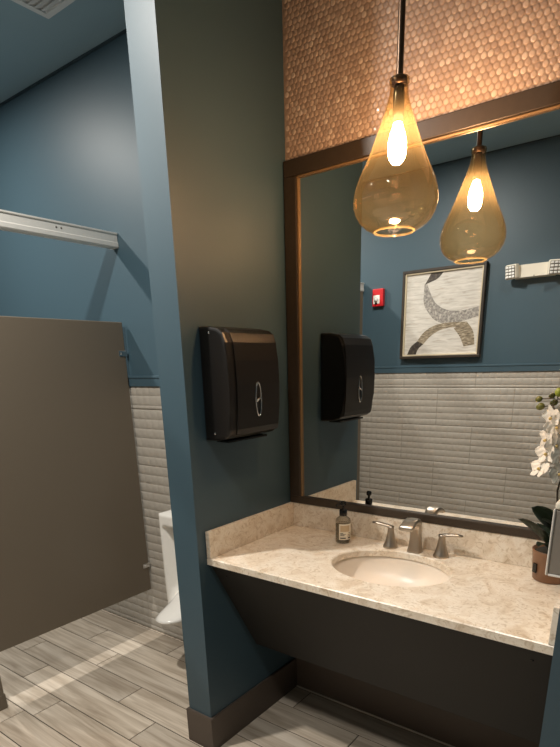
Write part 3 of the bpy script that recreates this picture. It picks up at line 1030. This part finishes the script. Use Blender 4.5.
def band(pts_a, pts_b, mat, y):
    """flat band between two polylines (u,v in 0..1 over the picture, v up)"""
    bm_ = nb()
    cv_ = lambda p: (-HC + 2 * HC * p[0], y, -HC + 2 * HC * p[1])
    A = [bm_.verts.new(cv_(p)) for p in pts_a]; B_ = [bm_.verts.new(cv_(p)) for p in pts_b]
    for i in range(len(A) - 1): bm_.faces.new((A[i], A[i + 1], B_[i + 1], B_[i]))
    o_ = obj('painted_arc', bm_, mat, cn)
    return o_


def spline(ps, n=24):
    out = []
    for i in range(len(ps) - 1):
        p0 = ps[max(i - 1, 0)]; p1 = ps[i]; p2 = ps[i + 1]; p3 = ps[min(i + 2, len(ps) - 1)]
        for k in range(n // (len(ps) - 1)):
            t = k / (n // (len(ps) - 1))
            out.append(tuple(0.5 * ((2 * p1[c]) + (-p0[c] + p2[c]) * t + (2 * p0[c] - 5 * p1[c] + 4 * p2[c] - p3[c]) * t * t + (-p0[c] + 3 * p1[c] - 3 * p2[c] + p3[c]) * t ** 3) for c in (0, 1)))
    out.append(ps[-1])
    return out


# coordinates read off the mirror view (u to the right in the mirror = world +x)
band(spline([(0.245, 0.875), (0.245, 0.66), (0.32, 0.52), (0.46, 0.40), (0.68, 0.37), (1.0, 0.44)]), spline([(0.28, 0.88), (0.345, 0.74), (0.42, 0.63), (0.56, 0.545), (0.76, 0.52), (1.0, 0.555)]), M['arc_grey'], 0.0183)
band(spline([(0.25, 0.87), (0.29, 0.93), (0.33, 1.0)]), spline([(0.30, 0.885), (0.42, 0.925), (0.50, 1.0)]), M['arc_dark'], 0.0186)
band(spline([(0.18, 0.17), (0.27, 0.28), (0.42, 0.36), (0.62, 0.385), (0.85, 0.38)]), spline([(0.27, 0.13), (0.36, 0.22), (0.48, 0.29), (0.62, 0.32), (0.82, 0.325)]), M['arc_tan'], 0.0186)
band(spline([(0.04, 0.0), (0.09, 0.10), (0.18, 0.17)]), spline([(0.17, 0.0), (0.20, 0.07), (0.27, 0.13)]), M['arc_dark'], 0.0186)
band(spline([(0.85, 0.38), (0.94, 0.26), (0.97, 0.10)]), spline([(0.68, 0.31), (0.77, 0.20), (0.83, 0.08)]), M['arc_tan'], 0.0188)

# fire alarm
fi = thing('fire_alarm', 'small red fire alarm strobe on the teal wall', 'alarm', (-0.908, -L, 2.080))
obj('alarm_housing', bx(-.050, .050, 0.0005, 0.036, -.068, .068, 0.006), M['red'], fi)
obj('strobe_plate', bx(-.038, .020, 0.0355, 0.040, -.048, .018, 0.002), M['white'], fi)
sl = obj('strobe_lens', lathe([(0.018, 0), (0.017, 0.012), (0.010, 0.020), (0.0005, 0.022)], 20), M['lens'], fi, smooth=True)
sl.location = (-0.009, 0.0395, -0.016); sl.rotation_euler = (math.radians(-90), 0, 0)
obj('strobe_sensor', bx(-.020, .000, 0.0395, 0.046, -.052, -.038, 0.002), M['gblack'], fi)

# emergency light
eg = thing('emergency_light', 'white twin-head emergency light unit on the teal wall', 'emergency light', (0.318, -L, 2.150))
prof = [(-.135, -.042), (.135, -.042), (.150, .030), (.120, .048), (-.120, .048), (-.150, .030)]
bm = nb()
A = [bm.verts.new((x, 0.0005, z)) for x, z in prof]; Bv = [bm.verts.new((x * .92, 0.060, z * .9)) for x, z in prof]
bm.faces.new(A); bm.faces.new(Bv)
for i in range(6): bm.faces.new((A[i], A[(i + 1) % 6], Bv[(i + 1) % 6], Bv[i]))
obj('unit_body', bm, M['offwhite'], eg)
obj('test_indicator', bx(.004, .010, 0.0555, 0.0625, -.040, -.030), M['darklens'], eg)
for s in (-1, 1):
    hd = obj('lamp_head', bx(-.046, .046, -.022, .022, -.048, .048, 0.010), M['offwhite'], eg)
    hd.location = (s * 0.142, 0.066, 0.004); hd.rotation_euler = (math.radians(-8), 0, math.radians(-22 * s))
    ln_ = obj('lens_plate', bx(-.039, .039, .0215, .0235, -.041, .041, 0.0005), M['darklens'], hd)
    for i in range(3):
        for j in range(4):
            q = obj('led_lens', bx(-.036 + i * .0255, -.015 + i * .0255, .0225, .029, -.039 + j * .0205, -.024 + j * .0205, 0.004), M['lens'], hd)


# ================================================================== ceiling lamps (recessed downlights)
def downlight(label, x, y, watts, col, spread=180):
    t = thing('recessed_downlight', label, 'ceiling light', (x, y, H), 'recessed ceiling downlights')
    obj('trim_ring', lathe([(0.072, -0.0005), (0.072, -0.004), (0.056, -0.008), (0.052, -0.004), (0.052, -0.0005)], 32), M['white'], t, smooth=True)
    obj('lamp_lens', lathe([(0.0005, -0.0025), (0.0515, -0.0025), (0.0515, -0.0005)], 32), M['lamp_lens'], t)
    ld = bpy.data.lights.new('downlight', 'AREA')
    ld.shape = 'DISK'; ld.size = 0.09; ld.energy = watts; ld.color = col; ld.spread = math.radians(spread)
    lo = bpy.data.objects.new('downlight', ld); COL.objects.link(lo)
    lo.parent = t; lo.location = (0, 0, -0.010)
    return t


LC = (1.0, 0.94, 0.86)
downlight('round recessed downlight over the stall behind the taupe panel', -1.86, -0.80, DOWNLIGHT_W['stall'], LC)
downlight('unseen fill downlight added behind the stall door', -1.86, -1.95, DOWNLIGHT_W['stall_fill'], LC)  # added fill lamp, strengthens the stall light streaks on the opposite wall
downlight('round recessed downlight in line with the urinal', -0.48, -1.36, DOWNLIGHT_W['urinal'], LC)
downlight('round recessed downlight in line with the vanity basin', 0.72, -1.68, DOWNLIGHT_W['vanity'], LC, 115)
